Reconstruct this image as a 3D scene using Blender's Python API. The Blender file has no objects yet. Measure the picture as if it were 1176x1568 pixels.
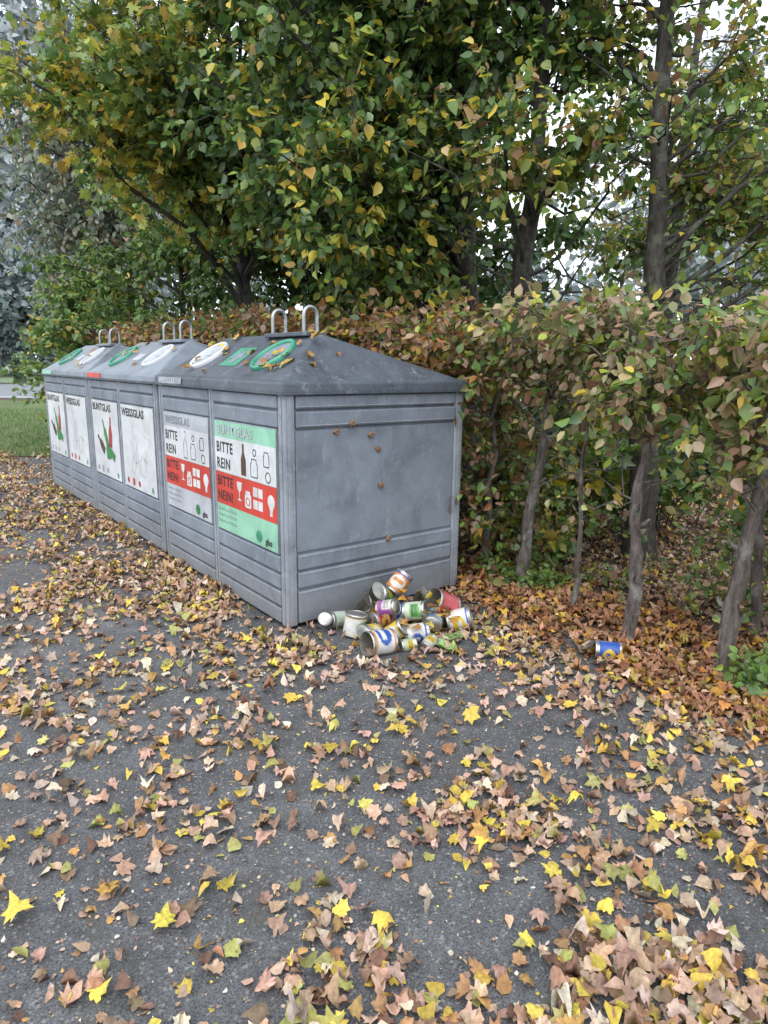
import bpy, math, random
import numpy as np
from mathutils import Vector, Matrix, noise
random.seed(7)
R = np.random.default_rng(11)
scn = bpy.context.scene
COL = scn.collection

# ------------------------------------------------------------------ materials
def nodes(m):
    m.use_nodes = True
    nt = m.node_tree
    for n in list(nt.nodes): nt.nodes.remove(n)
    return nt, nt.nodes, nt.links

def ramp(N, stops):
    r = N.new('ShaderNodeValToRGB'); e = r.color_ramp.elements
    while len(e) < len(stops): e.new(.5)
    for i, (p, c) in enumerate(stops):
        e[i].position = p; e[i].color = (c[0], c[1], c[2], 1)
    return r

def tex(N, L, scale, detail=4, rough=.55, co=None, dist=0):
    n = N.new('ShaderNodeTexNoise'); n.inputs['Scale'].default_value = scale
    n.inputs['Detail'].default_value = detail; n.inputs['Roughness'].default_value = rough
    n.inputs['Distortion'].default_value = dist
    if co is not None: L.new(co, n.inputs['Vector'])
    return n

def mixc(N, L, a, b, f, mode='MIX'):
    m = N.new('ShaderNodeMix'); m.data_type = 'RGBA'; m.blend_type = mode
    for sock, v in ((m.inputs[0], f), (m.inputs[6], a), (m.inputs[7], b)):
        if isinstance(v, (int, float)): sock.default_value = v
        elif isinstance(v, tuple): sock.default_value = (v[0], v[1], v[2], 1)
        else: L.new(v, sock)
    return m.outputs[2]

def mat_plain(name, col, rough=.5, metal=0, var=.25, scale=12, bump=.0, spec=.5):
    m = bpy.data.materials.new(name); nt, N, L = nodes(m)
    o = N.new('ShaderNodeOutputMaterial'); b = N.new('ShaderNodeBsdfPrincipled')
    tc = N.new('ShaderNodeTexCoord')
    n = tex(N, L, scale, 6, .6, tc.outputs['Object'])
    r = ramp(N, [(.3, tuple(c*(1-var) for c in col)), (.7, tuple(min(1, c*(1+var)) for c in col))])
    L.new(n.outputs[0], r.inputs[0]); L.new(r.outputs[0], b.inputs['Base Color'])
    b.inputs['Roughness'].default_value = rough; b.inputs['Metallic'].default_value = metal
    b.inputs['Specular IOR Level'].default_value = spec
    if bump:
        bp = N.new('ShaderNodeBump'); bp.inputs['Strength'].default_value = bump; bp.inputs['Distance'].default_value = .01
        L.new(n.outputs[0], bp.inputs['Height']); L.new(bp.outputs[0], b.inputs['Normal'])
    L.new(b.outputs[0], o.inputs[0]); return m

def mat_leafs(name, trans=.3, gloss=.05, rough=.45):
    m = bpy.data.materials.new(name); nt, N, L = nodes(m)
    o = N.new('ShaderNodeOutputMaterial'); a = N.new('ShaderNodeAttribute'); a.attribute_name = 'Col'
    d = N.new('ShaderNodeBsdfDiffuse'); t = N.new('ShaderNodeBsdfTranslucent')
    L.new(a.outputs['Color'], d.inputs[0]); L.new(a.outputs['Color'], t.inputs[0])
    mx = N.new('ShaderNodeMixShader'); mx.inputs[0].default_value = trans; L.new(d.outputs[0], mx.inputs[1]); L.new(t.outputs[0], mx.inputs[2])
    last = mx
    if trans == 0: last = d
    if gloss:
        g = N.new('ShaderNodeBsdfGlossy'); g.inputs['Roughness'].default_value = rough; g.inputs[0].default_value = (.8, .85, .9, 1)
        m2 = N.new('ShaderNodeMixShader'); m2.inputs[0].default_value = gloss; L.new(mx.outputs[0], m2.inputs[1]); L.new(g.outputs[0], m2.inputs[2]); last = m2
    L.new(last.outputs[0], o.inputs[0]); return m

def mat_leaf(name, trans=.3, rough=.5, spec=.35, nscale=35, lo=.6, hi=1.25):
    m = bpy.data.materials.new(name); nt, N, L = nodes(m)
    o = N.new('ShaderNodeOutputMaterial'); b = N.new('ShaderNodeBsdfPrincipled')
    a = N.new('ShaderNodeAttribute'); a.attribute_name = 'Col'
    g = N.new('ShaderNodeNewGeometry')
    n = tex(N, L, nscale, 2, .6, g.outputs['Position'])
    r = ramp(N, [(.3, (lo,)*3), (.7, (hi,)*3)]); L.new(n.outputs[0], r.inputs[0])
    c = mixc(N, L, a.outputs['Color'], r.outputs[0], 1.0, 'MULTIPLY')
    L.new(c, b.inputs['Base Color']); b.inputs['Roughness'].default_value = rough
    b.inputs['Specular IOR Level'].default_value = spec
    if trans > 0:
        t = N.new('ShaderNodeBsdfTranslucent'); L.new(c, t.inputs[0])
        mx = N.new('ShaderNodeMixShader'); mx.inputs[0].default_value = trans
        L.new(b.outputs[0], mx.inputs[1]); L.new(t.outputs[0], mx.inputs[2]); L.new(mx.outputs[0], o.inputs[0])
    else: L.new(b.outputs[0], o.inputs[0])
    return m

def mat_bark(name, c1, c2, lichen=(.3, .33, .3)):
    m = bpy.data.materials.new(name); nt, N, L = nodes(m)
    o = N.new('ShaderNodeOutputMaterial'); b = N.new('ShaderNodeBsdfPrincipled')
    g = N.new('ShaderNodeNewGeometry'); mp = N.new('ShaderNodeMapping'); mp.inputs['Scale'].default_value = (1, 1, .22)
    L.new(g.outputs['Position'], mp.inputs[0])
    n = tex(N, L, 38, 4, .65, mp.outputs[0], .6); n2 = tex(N, L, 9, 3, .6, g.outputs['Position'])
    r = ramp(N, [(.35, c1), (.65, c2)]); L.new(n.outputs[0], r.inputs[0])
    r2 = ramp(N, [(.52, (0, 0, 0)), (.66, (1, 1, 1))]); L.new(n2.outputs[0], r2.inputs[0])
    c = mixc(N, L, r.outputs[0], lichen, r2.outputs[0])
    L.new(c, b.inputs['Base Color']); b.inputs['Roughness'].default_value = .85
    bp = N.new('ShaderNodeBump'); bp.inputs['Strength'].default_value = .9; bp.inputs['Distance'].default_value = .015
    L.new(n.outputs[0], bp.inputs['Height']); L.new(bp.outputs[0], b.inputs['Normal'])
    L.new(b.outputs[0], o.inputs[0]); return m

def mat_asphalt():
    m = bpy.data.materials.new('asphalt'); nt, N, L = nodes(m)
    o = N.new('ShaderNodeOutputMaterial'); b = N.new('ShaderNodeBsdfPrincipled')
    g = N.new('ShaderNodeNewGeometry'); P = g.outputs['Position']
    big = tex(N, L, .9, 3, .6, P, .4); mid = tex(N, L, 7, 4, .7, P); fine = tex(N, L, 170, 2, .7, P)
    vo = N.new('ShaderNodeTexVoronoi'); vo.inputs['Scale'].default_value = 130; L.new(P, vo.inputs['Vector'])
    r = ramp(N, [(.3, (.060, .062, .069)), (.55, (.084, .087, .095)), (.75, (.122, .125, .133))]); L.new(big.outputs[0], r.inputs[0])
    r2 = ramp(N, [(.3, (.6,)*3), (.7, (1.3,)*3)]); L.new(mid.outputs[0], r2.inputs[0])
    c = mixc(N, L, r.outputs[0], r2.outputs[0], .85, 'MULTIPLY')
    r3 = ramp(N, [(.33, (.3,)*3), (.64, (1.7,)*3)]); L.new(fine.outputs[0], r3.inputs[0])
    c = mixc(N, L, c, r3.outputs[0], .85, 'MULTIPLY')
    r4 = ramp(N, [(.80, (0, 0, 0)), (.86, (.5, .5, .5))]); L.new(vo.outputs['Color'], r4.inputs[0])
    c = mixc(N, L, c, (.30, .29, .27), r4.outputs[0])
    ms = tex(N, L, 2.3, 4, .7, P, 1.0); r5 = ramp(N, [(.55, (0, 0, 0)), (.72, (.55,)*3)]); L.new(ms.outputs[0], r5.inputs[0])
    c = mixc(N, L, c, (.07, .065, .05), r5.outputs[0])
    L.new(c, b.inputs['Base Color']); b.inputs['Roughness'].default_value = .72
    bp = N.new('ShaderNodeBump'); bp.inputs['Strength'].default_value = .9; bp.inputs['Distance'].default_value = .006
    L.new(fine.outputs[0], bp.inputs['Height']); L.new(bp.outputs[0], b.inputs['Normal'])
    L.new(b.outputs[0], o.inputs[0]); return m

def mat_panel(name, base, dark, light, rough=.5, k=1.):
    m = bpy.data.materials.new(name); nt, N, L = nodes(m)
    o = N.new('ShaderNodeOutputMaterial'); b = N.new('ShaderNodeBsdfPrincipled')
    g = N.new('ShaderNodeNewGeometry'); P = g.outputs['Position']
    n = tex(N, L, 3.2, 6, .68, P, .5)
    r = ramp(N, [(.3, dark), (.5, base), (.72, tuple(min(1, c*1.25) for c in base))]); L.new(n.outputs[0], r.inputs[0])
    c = r.outputs[0]
    mp = N.new('ShaderNodeMapping'); mp.inputs['Scale'].default_value = (1, 1, .45); L.new(P, mp.inputs[0])
    s = tex(N, L, 12, 6, .85, mp.outputs[0], .3); rs = ramp(N, [(.56, (0, 0, 0)), (.68, (.7*k,)*3)]); L.new(s.outputs[0], rs.inputs[0])
    c = mixc(N, L, c, light, rs.outputs[0])
    s2 = tex(N, L, 70, 5, .85, P); rs2 = ramp(N, [(.60, (0, 0, 0)), (.65, (.9*k,)*3)]); L.new(s2.outputs[0], rs2.inputs[0])
    c = mixc(N, L, c, light, rs2.outputs[0])
    mp2 = N.new('ShaderNodeMapping'); mp2.inputs['Scale'].default_value = (1, 1, .1); L.new(P, mp2.inputs[0])
    s3 = tex(N, L, 26, 5, .8, mp2.outputs[0]); rs3 = ramp(N, [(.28, (.5,)*3), (.42, (0, 0, 0))]); L.new(s3.outputs[0], rs3.inputs[0])
    c = mixc(N, L, c, dark, rs3.outputs[0])
    sx = N.new('ShaderNodeSeparateXYZ'); L.new(P, sx.inputs[0])
    mr = N.new('ShaderNodeMapRange'); mr.inputs[1].default_value = .0; mr.inputs[2].default_value = .38
    mr.inputs[3].default_value = .85; mr.inputs[4].default_value = 0; L.new(sx.outputs[2], mr.inputs[0])
    mu = N.new('ShaderNodeMath'); mu.operation = 'MULTIPLY'; L.new(mr.outputs[0], mu.inputs[0]); L.new(s2.outputs[0], mu.inputs[1])
    c = mixc(N, L, c, (.19, .165, .135), mu.outputs[0])
    L.new(c, b.inputs['Base Color']); b.inputs['Roughness'].default_value = rough; b.inputs['Specular IOR Level'].default_value = .3
    bp = N.new('ShaderNodeBump'); bp.inputs['Strength'].default_value = .22; bp.inputs['Distance'].default_value = .015
    L.new(n.outputs[0], bp.inputs['Height'])
    bp2 = N.new('ShaderNodeBump'); bp2.inputs['Strength'].default_value = .15; bp2.inputs['Distance'].default_value = .003
    L.new(s2.outputs[0], bp2.inputs['Height']); L.new(bp.outputs[0], bp2.inputs['Normal']); L.new(bp2.outputs[0], b.inputs['Normal'])
    L.new(b.outputs[0], o.inputs[0]); return m

def mat_ground(name, stops, scale=1.5, fs=60):
    m = bpy.data.materials.new(name); nt, N, L = nodes(m)
    o = N.new('ShaderNodeOutputMaterial'); b = N.new('ShaderNodeBsdfPrincipled')
    g = N.new('ShaderNodeNewGeometry'); P = g.outputs['Position']
    n = tex(N, L, scale, 5, .7, P, .5); f = tex(N, L, fs, 3, .7, P)
    r = ramp(N, stops); L.new(n.outputs[0], r.inputs[0])
    r2 = ramp(N, [(.3, (.5,)*3), (.7, (1.45,)*3)]); L.new(f.outputs[0], r2.inputs[0])
    c = mixc(N, L, r.outputs[0], r2.outputs[0], .9, 'MULTIPLY')
    L.new(c, b.inputs['Base Color']); b.inputs['Roughness'].default_value = .95
    bp = N.new('ShaderNodeBump'); bp.inputs['Strength'].default_value = .8; bp.inputs['Distance'].default_value = .02
    L.new(f.outputs[0], bp.inputs['Height']); L.new(bp.outputs[0], b.inputs['Normal'])
    L.new(b.outputs[0], o.inputs[0]); return m

M_leaf = mat_leafs('tree_leaves', .36); M_litter = mat_leaf('leaf_litter', .08, .6, .25, 70, .72, 1.22)
M_far = mat_leafs('haze_tinted_leaves', 0, 0)  # matte, for distant foliage whose pale vertex colours imitate fog haze
M_bark = mat_bark('bark_dark', (.020, .018, .015), (.075, .067, .058), (.10, .105, .08))
M_barkl = mat_bark('bark_hornbeam', (.045, .036, .032), (.15, .125, .115), (.20, .20, .185))
M_twig = mat_plain('twig_bark', (.06, .05, .04), .8)
M_asph = mat_asphalt()

# ------------------------------------------------------------------ mesh builder
class MB:
    def __init__(s): s.v = []; s.f = []; s.c = []; s.n = 0
    def add(s, v, f, c, m=0):
        v = np.asarray(v, float).reshape(-1, 3); f = np.asarray(f, int)
        c = np.asarray(c, float)
        if c.ndim == 1: c = np.tile(c, (len(v), 1))
        s.v.append(v); s.f.append((f + s.n, m)); s.c.append(c[:, :3]); s.n += len(v)
    def build(s, name, mats, parent=None, smooth=False):
        me = bpy.data.meshes.new(name)
        v = np.concatenate(s.v); c = np.concatenate(s.c)
        me.vertices.add(len(v)); me.vertices.foreach_set('co', v.astype(np.float32).ravel())
        loops = np.concatenate([f.ravel() for f, m in s.f])
        tot = np.concatenate([np.full(len(f), f.shape[1]) for f, m in s.f])
        mi = np.concatenate([np.full(len(f), m) for f, m in s.f])
        me.loops.add(len(loops)); me.loops.foreach_set('vertex_index', loops.astype(np.int32))
        me.polygons.add(len(tot)); st = np.concatenate([[0], np.cumsum(tot)[:-1]])
        me.polygons.foreach_set('loop_start', st.astype(np.int32))
        me.polygons.foreach_set('material_index', mi.astype(np.int32))
        if smooth: me.polygons.foreach_set('use_smooth', np.ones(len(tot), bool))
        me.update(calc_edges=True)
        a = me.color_attributes.new('Col', 'FLOAT_COLOR', 'POINT')
        a.data.foreach_set('color', np.concatenate([c, np.ones((len(c), 1))], 1).astype(np.float32).ravel())
        for m in mats: me.materials.append(m)
        o = bpy.data.objects.new(name, me); COL.objects.link(o)
        if parent: o.parent = parent
        return o

def nrmz(a): return a / np.maximum(np.linalg.norm(a, axis=-1, keepdims=True), 1e-9)

OV = np.array([(0, 0), (.30, .22), (.34, .55), (0, 1), (-.34, .55), (-.30, .22)], float)
OVF = [(0, 1, 2, 3), (0, 3, 4, 5)]
_r = [(.10, -.02), (.30, -.06), (.24, .14), (.54, .30), (.36, .40), (.44, .70), (.20, .62), (.14, .80)]
MP = np.array([(0, .02)] + _r + [(0, 1.02)] + [(-x, y) for x, y in _r[::-1]] + [(0, .38)], float)
_s = [(.14, -.03), (.30, .02), (.33, .17), (.50, .27), (.47, .42), (.36, .50), (.38, .68), (.24, .74), (.14, .86)]
FM = np.array([(0, .04)] + _s + [(0, 1.0)] + [(-x, y) for x, y in _s[::-1]] + [(0, .40)], float)
def fan(T): return [(len(T)-1, i, (i+1) % (len(T)-1)) for i in range(len(T)-1)]
KINDS = {'ov': (OV, OVF), 'mp': (MP, fan(MP)), 'fm': (FM, fan(FM))}

def add_leaves(mb, pos, d, nr, size, col, kind='ov', mat=0, fold=.25, curl=.25, flat=False, crump=0.):
    T, F = KINDS[kind]
    n = len(pos); k = len(T)
    d = nrmz(d); side = nrmz(np.cross(d, nr)); nr = np.cross(side, d)
    size = np.broadcast_to(size, (n,)).reshape(n, 1, 1)
    a = (R.uniform(.1, 1, (n, 1))*fold*2); b = R.normal(0, 1, (n, 1))*curl*1.6
    if flat: a = R.normal(0, 1, (n, 1))*fold*2
    wx = R.uniform(.7, 1.15, (n, 1))
    tx = T[None, :, 0]*wx + R.normal(0, .025, (n, k)); ty = T[None, :, 1] + R.normal(0, .025, (n, k))
    tz = (a*np.abs(T[None, :, 0]) if not flat else a*np.abs(T[None, :, 0])**1.5*1.3 + R.normal(0, .45, (n, 1))*T[None, :, 0]*T[None, :, 1]) - b*(T[None, :, 1]-.35)**2
    if crump: tz = tz+R.normal(0, crump, (n, k))
    v = pos[:, None, :] + size*(side[:, None, :]*tx[..., None] + d[:, None, :]*ty[..., None] + nr[:, None, :]*tz[..., None])
    if flat:
        mn = v[:, :, 2].min(1) - pos[:, 2]
        v[:, :, 2] -= mn[:, None]
    f = (np.array(F)[None] + (np.arange(n)*k)[:, None, None]).reshape(-1, len(F[0]))
    c = np.repeat(col, k, axis=0)
    if kind != 'ov':
        c = (col[:, None, :]*(1+R.normal(0, .10, (n, k, 1)))).reshape(-1, 3)
    mb.add(v.reshape(-1, 3), f, np.clip(c, 0, .9), mat)

def add_sticks(mb, a, b, r0, r1, mat=1):
    n = len(a); d = nrmz(b-a); up = np.where(np.abs(d[:, 2:3]) > .9, [[1., 0, 0]], [[0, 0, 1.]])
    s = nrmz(np.cross(d, up)); t = np.cross(s, d)
    vs = []
    for base, r in ((a, r0), (b, r1)):
        for i in range(3):
            an = i*2*math.pi/3
            vs.append(base + (s*math.cos(an)+t*math.sin(an))*r)
    v = np.stack(vs, 1).reshape(-1, 3)
    F = np.array([(0, 1, 4, 3), (1, 2, 5, 4), (2, 0, 3, 5)])
    f = (F[None]+(np.arange(n)*6)[:, None, None]).reshape(-1, 4)
    mb.add(v, f, (.05, .04, .03), mat)

def add_tube(mb, pts, rad, sides=8, mat=1, lump=0.0):
    pts = np.asarray(pts, float); n = len(pts)
    tg = nrmz(np.gradient(pts, axis=0)); ref = np.array([.3, 1, .1]); ref = ref/np.linalg.norm(ref)
    s = nrmz(np.cross(tg, ref)); t = np.cross(s, tg)
    an = np.arange(sides)*2*math.pi/sides
    rr = np.asarray(rad)[:, None]*(1+R.normal(0, lump, (n, sides)))
    v = pts[:, None]+rr[..., None]*(s[:, None]*np.cos(an)[None, :, None]+t[:, None]*np.sin(an)[None, :, None])
    f = []
    for i in range(n-1):
        for j in range(sides):
            k = (j+1) % sides; f.append((i*sides+j, i*sides+k, (i+1)*sides+k, (i+1)*sides+j))
    mb.add(v.reshape(-1, 3), f, (.05, .04, .03), mat)

def curve(p0, p1, n=7, sag=0., wob=.05, up=0.):
    p0 = np.array(p0, float); p1 = np.array(p1, float); t = np.linspace(0, 1, n)[:, None]
    p = p0*(1-t)+p1*t
    L = np.linalg.norm(p1-p0)
    p[:, 2] += (np.sin(t[:, 0]*math.pi)*(up-sag))*L
    w = R.normal(0, wob*L, (n, 3)); w[0] = 0; w[-1] = 0
    return p+w*.5

G1, G2, G3 = (.052, .112, .024), (.090, .165, .036), (.155, .245, .055)
YG, Y, OR, BR, TAN = (.29, .34, .05), (.54, .42, .05), (.38, .18, .045), (.21, .115, .06), (.38, .25, .16)
def pick(pal, n):
    cols = np.array([p[0] for p in pal]); w = np.array([p[1] for p in pal], float); w /= w.sum()
    c = cols[R.choice(len(cols), n, p=w)]
    return np.clip(c*R.uniform(.65, 1.35, (n, 1))*R.uniform(.92, 1.08, (n, 3)), 0, .9)

def spray(mb, starts, dirs, lens, nl, size, palette, pal2=None, p2=None, kind='ov', droop=.35, wood=1, lmat=0, hang=.6, tw=.004):
    n = len(starts); dirs = nrmz(dirs)
    mid = starts + dirs*lens[:, None]*.5
    end = starts + dirs*lens[:, None]; end[:, 2] -= droop*lens
    mid[:, 2] -= droop*lens*.2
    add_sticks(mb, starts, mid, tw, tw*.7, wood); add_sticks(mb, mid, end, tw*.7, tw*.35, wood)
    t = R.uniform(.12, 1.05, (n, nl)); tt = t[..., None]
    p = (1-tt)**2*starts[:, None]+2*tt*(1-tt)*mid[:, None]+tt**2*end[:, None]
    p = p.reshape(-1, 3); m = len(p)
    dd = np.repeat(nrmz(end-starts), nl, axis=0)
    rnd = nrmz(R.normal(0, 1, (m, 3))); ld = nrmz(dd*.6+rnd*.9+np.array([0, 0, -hang]))
    nr = nrmz(R.normal(0, .55, (m, 3))+np.array([0, -.25, .8]))
    p = p + rnd*R.uniform(0, .05, (m, 1))
    sz = size*R.uniform(.5, 1.25, m)
    c = pick(palette, m)
    if pal2 is not None:
        q = np.repeat(p2, nl); c2 = pick(pal2, m); sel = R.uniform(0, 1, m) < q
        c[sel] = c2[sel]
    add_leaves(mb, p, ld, nr, sz, c, kind, lmat)

def in_ell(n, c, r, shell=.45):
    u = nrmz(R.normal(0, 1, (n, 3))); k = R.uniform(shell**3, 1, (n, 1))**(1/3)
    return np.array(c)+u*k*np.array(r)

def make_tree(name, trunk, r0, crowns, twigs, nl, size, pal, pal2, yel, kind='ov', cr=.5, bark=None, lm=None, droop=.3, hang=.6, ytop=None, tl=(.3, .7), bare=0):
    mb = MB(); trunk = np.array(trunk, float)
    t = np.linspace(0, len(trunk)-1, 16); tp = np.stack([np.interp(t, range(len(trunk)), trunk[:, i]) for i in range(3)], 1)
    tp[1:-1] += R.normal(0, .02, (14, 3)); rad = np.interp(t, [0, .15, len(trunk)-1], [r0*1.25, r0, r0*.25])
    add_tube(mb, tp, rad, 14, 1, .05)
    for i in range(bare):
        z = R.uniform(1.6, 4.2); p0 = np.array([np.interp(z, tp[:, 2], tp[:, q]) for q in range(3)])
        a = R.uniform(0, 6.28); l = R.uniform(.6, 1.7); e = p0+np.array([math.cos(a)*l, math.sin(a)*l*.7, R.uniform(-.1, .9)*l])
        path = curve(p0, e, 8, wob=.08); add_tube(mb, path, np.linspace(.016, .003, 8), 5, 1)
        st = path[R.integers(2, 8, 7)]; en = st+nrmz(R.normal(0, 1, (7, 3))+nrmz(e-p0))*R.uniform(.2, .5, (7, 1)); add_sticks(mb, st, en, .004, .0015, 1)
    for (c, r, ncl, sh) in crowns:
        cs = in_ell(ncl, c, r, sh)
        cs = cs[cs[:, 2] > .25]
        for cc in cs:
            h = math.hypot(cc[0]-tp[8, 0], cc[1]-tp[8, 1])
            zt = np.clip(cc[2]-h*R.uniform(.25, .9), .3 if tp[-1, 2] < 4.5 else 1.5, tp[-1, 2]*.95)
            p0 = np.array([np.interp(zt, tp[:, 2], tp[:, i]) for i in range(3)])
            path = curve(p0, cc, 7, up=.08, wob=.05)
            add_tube(mb, path, np.linspace(.012+.010*h, .005, 7), 5, 1)
            k = R.integers(3, 7, twigs)
            tt = R.uniform(0, 1, (twigs, 1)); st = path[np.minimum(k-1, 5)]*(1-tt)+path[np.minimum(k, 6)]*tt
            dr = nrmz(cc-p0)*.5+nrmz(R.normal(0, 1, (twigs, 3)))*np.array([1, 1, .55])
            ln = R.uniform(tl[0], tl[1], twigs)*cr/.5
            y = np.clip(np.full(twigs, yel*math.exp(R.normal(0, .9))), 0, .95)
            if ytop is not None: y = np.clip(y + ytop(cc), 0, .95)
            spray(mb, st, dr, ln, nl, size, pal, pal2, y, kind, droop, 1, 0, hang)
    return mb.build(name, [lm or M_leaf, bark or M_bark])

# ------------------------------------------------------------------ ground sheets
def sheet(name, poly, z, mat):
    me = bpy.data.meshes.new(name); me.from_pydata([(x, y, z) for x, y in poly], [], [list(range(len(poly)))])
    me.materials.append(mat); o = bpy.data.objects.new(name, me); COL.objects.link(o); return o
M_soil = mat_ground('soil', [(.3, (.035, .025, .018)), (.55, (.075, .05, .035)), (.8, (.12, .085, .05))])
M_grass = mat_ground('grass_ground', [(.3, (.05, .085, .025)), (.55, (.085, .13, .04)), (.8, (.14, .15, .06))], .8, 40)
M_field = mat_ground('field_ground', [(.3, (.13, .19, .10)), (.7, (.2, .26, .15))], .1, 5)
sheet('ground', [(-400, -300), (400, -300), (400, 500), (-400, 500)], 0, M_soil)
sheet('pavement', [(-14, -7), (6.2, -7), (3.4, -.4), (2.4, 1.6), (1.55, 3.1), (.78, 4.75), (-3.7, 10.2), (-5.2, 11.2), (-9, 11.6), (-20, 12.6)], .004, M_asph)
sheet('grass', [(-5.0, 11.4), (-3.6, 10.9), (-4.0, 15), (-6, 27), (-70, 33), (-60, 14), (-20, 12.7), (-9, 11.7)], .008, M_grass)
M_road = mat_plain('road_surface', (.17, .185, .205), .8, 0, .12, 3)
sheet('road', [(-90, 34), (10, 28), (30, 29), (30, 45), (-90, 52)], .012, M_road)
M_line = mat_plain('road_paint', (.6, .6, .58), .7)
sheet('road_marking', [(-90, 34.9), (10, 28.9), (10, 29.15), (-90, 35.25)], .016, M_line)
sheet('field', [(-200, 58), (-90, 53), (30, 46), (60, 50), (300, 400), (-300, 400)], .008, M_field)

# ------------------------------------------------------------------ containers
TH = .6573; PX, PY = -.5786, 3.8705
Wd = np.array([math.cos(TH), math.sin(TH)]); Ld = np.array([-math.sin(TH), math.cos(TH)])
def cw(x, y, z=0):
    p = np.array([PX, PY])+Wd*x+Ld*y
    return np.array([p[0], p[1], z])
M_body = mat_panel('container_grey_paint', (.185, .215, .26), (.125, .147, .18), (.33, .365, .41), .6, .75)
M_post = mat_panel('container_post_metal', (.25, .278, .32), (.16, .18, .21), (.44, .46, .49), .55)
M_roof = mat_panel('container_roof_plastic', (.075, .088, .11), (.04, .048, .062), (.25, .275, .31), .5)
M_roofl = mat_panel('container_roof_weathered', (.19, .22, .265), (.12, .14, .17), (.37, .40, .43), .5)
M_steel = mat_plain('galvanised_steel', (.34, .36, .38), .4, .7, .25, 30)
M_dark = mat_plain('dark_rubber', (.02, .022, .025), .6)
M_white = mat_panel('white_sticker', (.55, .575, .60), (.43, .45, .48), (.64, .65, .66), .45, .6)
M_offw = mat_panel('faded_sticker', (.40, .425, .47), (.30, .32, .36), (.52, .54, .56), .5, .7)
M_greenst = mat_panel('green_sticker', (.25, .50, .37), (.19, .38, .29), (.38, .58, .47), .45, .6)
M_green = mat_plain('green_ring', (.05, .27, .17), .45, 0, .3, 9)
M_red = mat_panel('red_sticker', (.50, .055, .04), (.36, .035, .03), (.56, .12, .09), .45, .5)
M_black = mat_plain('black_print', (.02, .02, .022), .5)
M_wprint = mat_plain('white_print', (.58, .58, .58), .5)
M_gprint = mat_plain('grey_print', (.24, .26, .3), .5)
M_bgreen = mat_plain('bottle_green_print', (.03, .2, .06), .4)
M_bred = mat_plain('bottle_red_print', (.35, .03, .03), .4)
M_bbrown = mat_plain('bottle_brown_print', (.08, .035, .02), .4)

def mesh_obj(name, v, f, mat, parent=None, bevel=0, smooth=False):
    me = bpy.data.meshes.new(name); me.from_pydata([tuple(map(float, p)) for p in v], [], f)
    me.materials.append(mat); me.validate(); o = bpy.data.objects.new(name, me); COL.objects.link(o)
    if parent: o.parent = parent
    if bevel:
        b = o.modifiers.new('bevel', 'BEVEL'); b.width = bevel; b.segments = 2; b.limit_method = 'ANGLE'; b.angle_limit = .5
    if smooth:
        for p in me.polygons: p.use_smooth = True
    return o
BF = [(0, 3, 2, 1), (4, 5, 6, 7), (0, 1, 5, 4), (1, 2, 6, 5), (2, 3, 7, 6), (3, 0, 4, 7)]
def boxes(name, L, mat, parent=None, bevel=0):
    v = []; f = []
    for (x0, y0, z0, x1, y1, z1) in L:
        b = len(v)
        v += [(x0, y0, z0), (x1, y0, z0), (x1, y1, z0), (x0, y1, z0), (x0, y0, z1), (x1, y0, z1), (x1, y1, z1), (x0, y1, z1)]
        f += [tuple(b+i for i in q) for q in BF]
    return mesh_obj(name, v, f, mat, parent, bevel)

def text_mesh(name, s, size, mat, parent, M, sx=1., bold=.0, sp=1.):
    cu = bpy.data.curves.new(name, 'FONT'); cu.body = s; cu.size = size; cu.offset = bold; cu.resolution_u = 2; cu.space_character = sp
    o = bpy.data.objects.new(name+'_tmp', cu); COL.objects.link(o)
    dg = bpy.context.evaluated_depsgraph_get(); me = bpy.data.meshes.new_from_object(o.evaluated_get(dg))
    bpy.data.objects.remove(o)
    me.materials.clear(); me.materials.append(mat)
    r = bpy.data.objects.new(name, me); COL.objects.link(r); r.parent = parent
    r.matrix_local = M @ Matrix.Diagonal((sx, 1, 1, 1))
    return r

BOTTLE = [(-.5, 0), (.5, 0), (.5, 1.5), (.18, 2.2), (.18, 3), (-.18, 3), (-.18, 2.2), (-.5, 1.5)]
JAR = [(-.6, 0), (.6, 0), (.7, .2), (.7, 1.2), (.5, 1.4), (.5, 1.7), (-.5, 1.7), (-.5, 1.4), (-.7, 1.2), (-.7, .2)]
GLASS = [(-.45, 0), (.45, 0), (.45, .12), (.07, .2), (.07, .9), (.5, 1.3), (.6, 2), (-.6, 2), (-.5, 1.3), (-.07, .9), (-.07, .2), (-.45, .12)]
CIRC = [(.7*math.cos(i*math.pi/8), .8+.7*math.sin(i*math.pi/8)) for i in range(16)]
BULB = [(.2, 0), (.25, .5)]+[(.6*math.cos(a), 1.2+.6*math.sin(a)) for a in np.linspace(-.9, math.pi+.9, 14)]+[(-.25, .5), (-.2, 0)]

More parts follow.
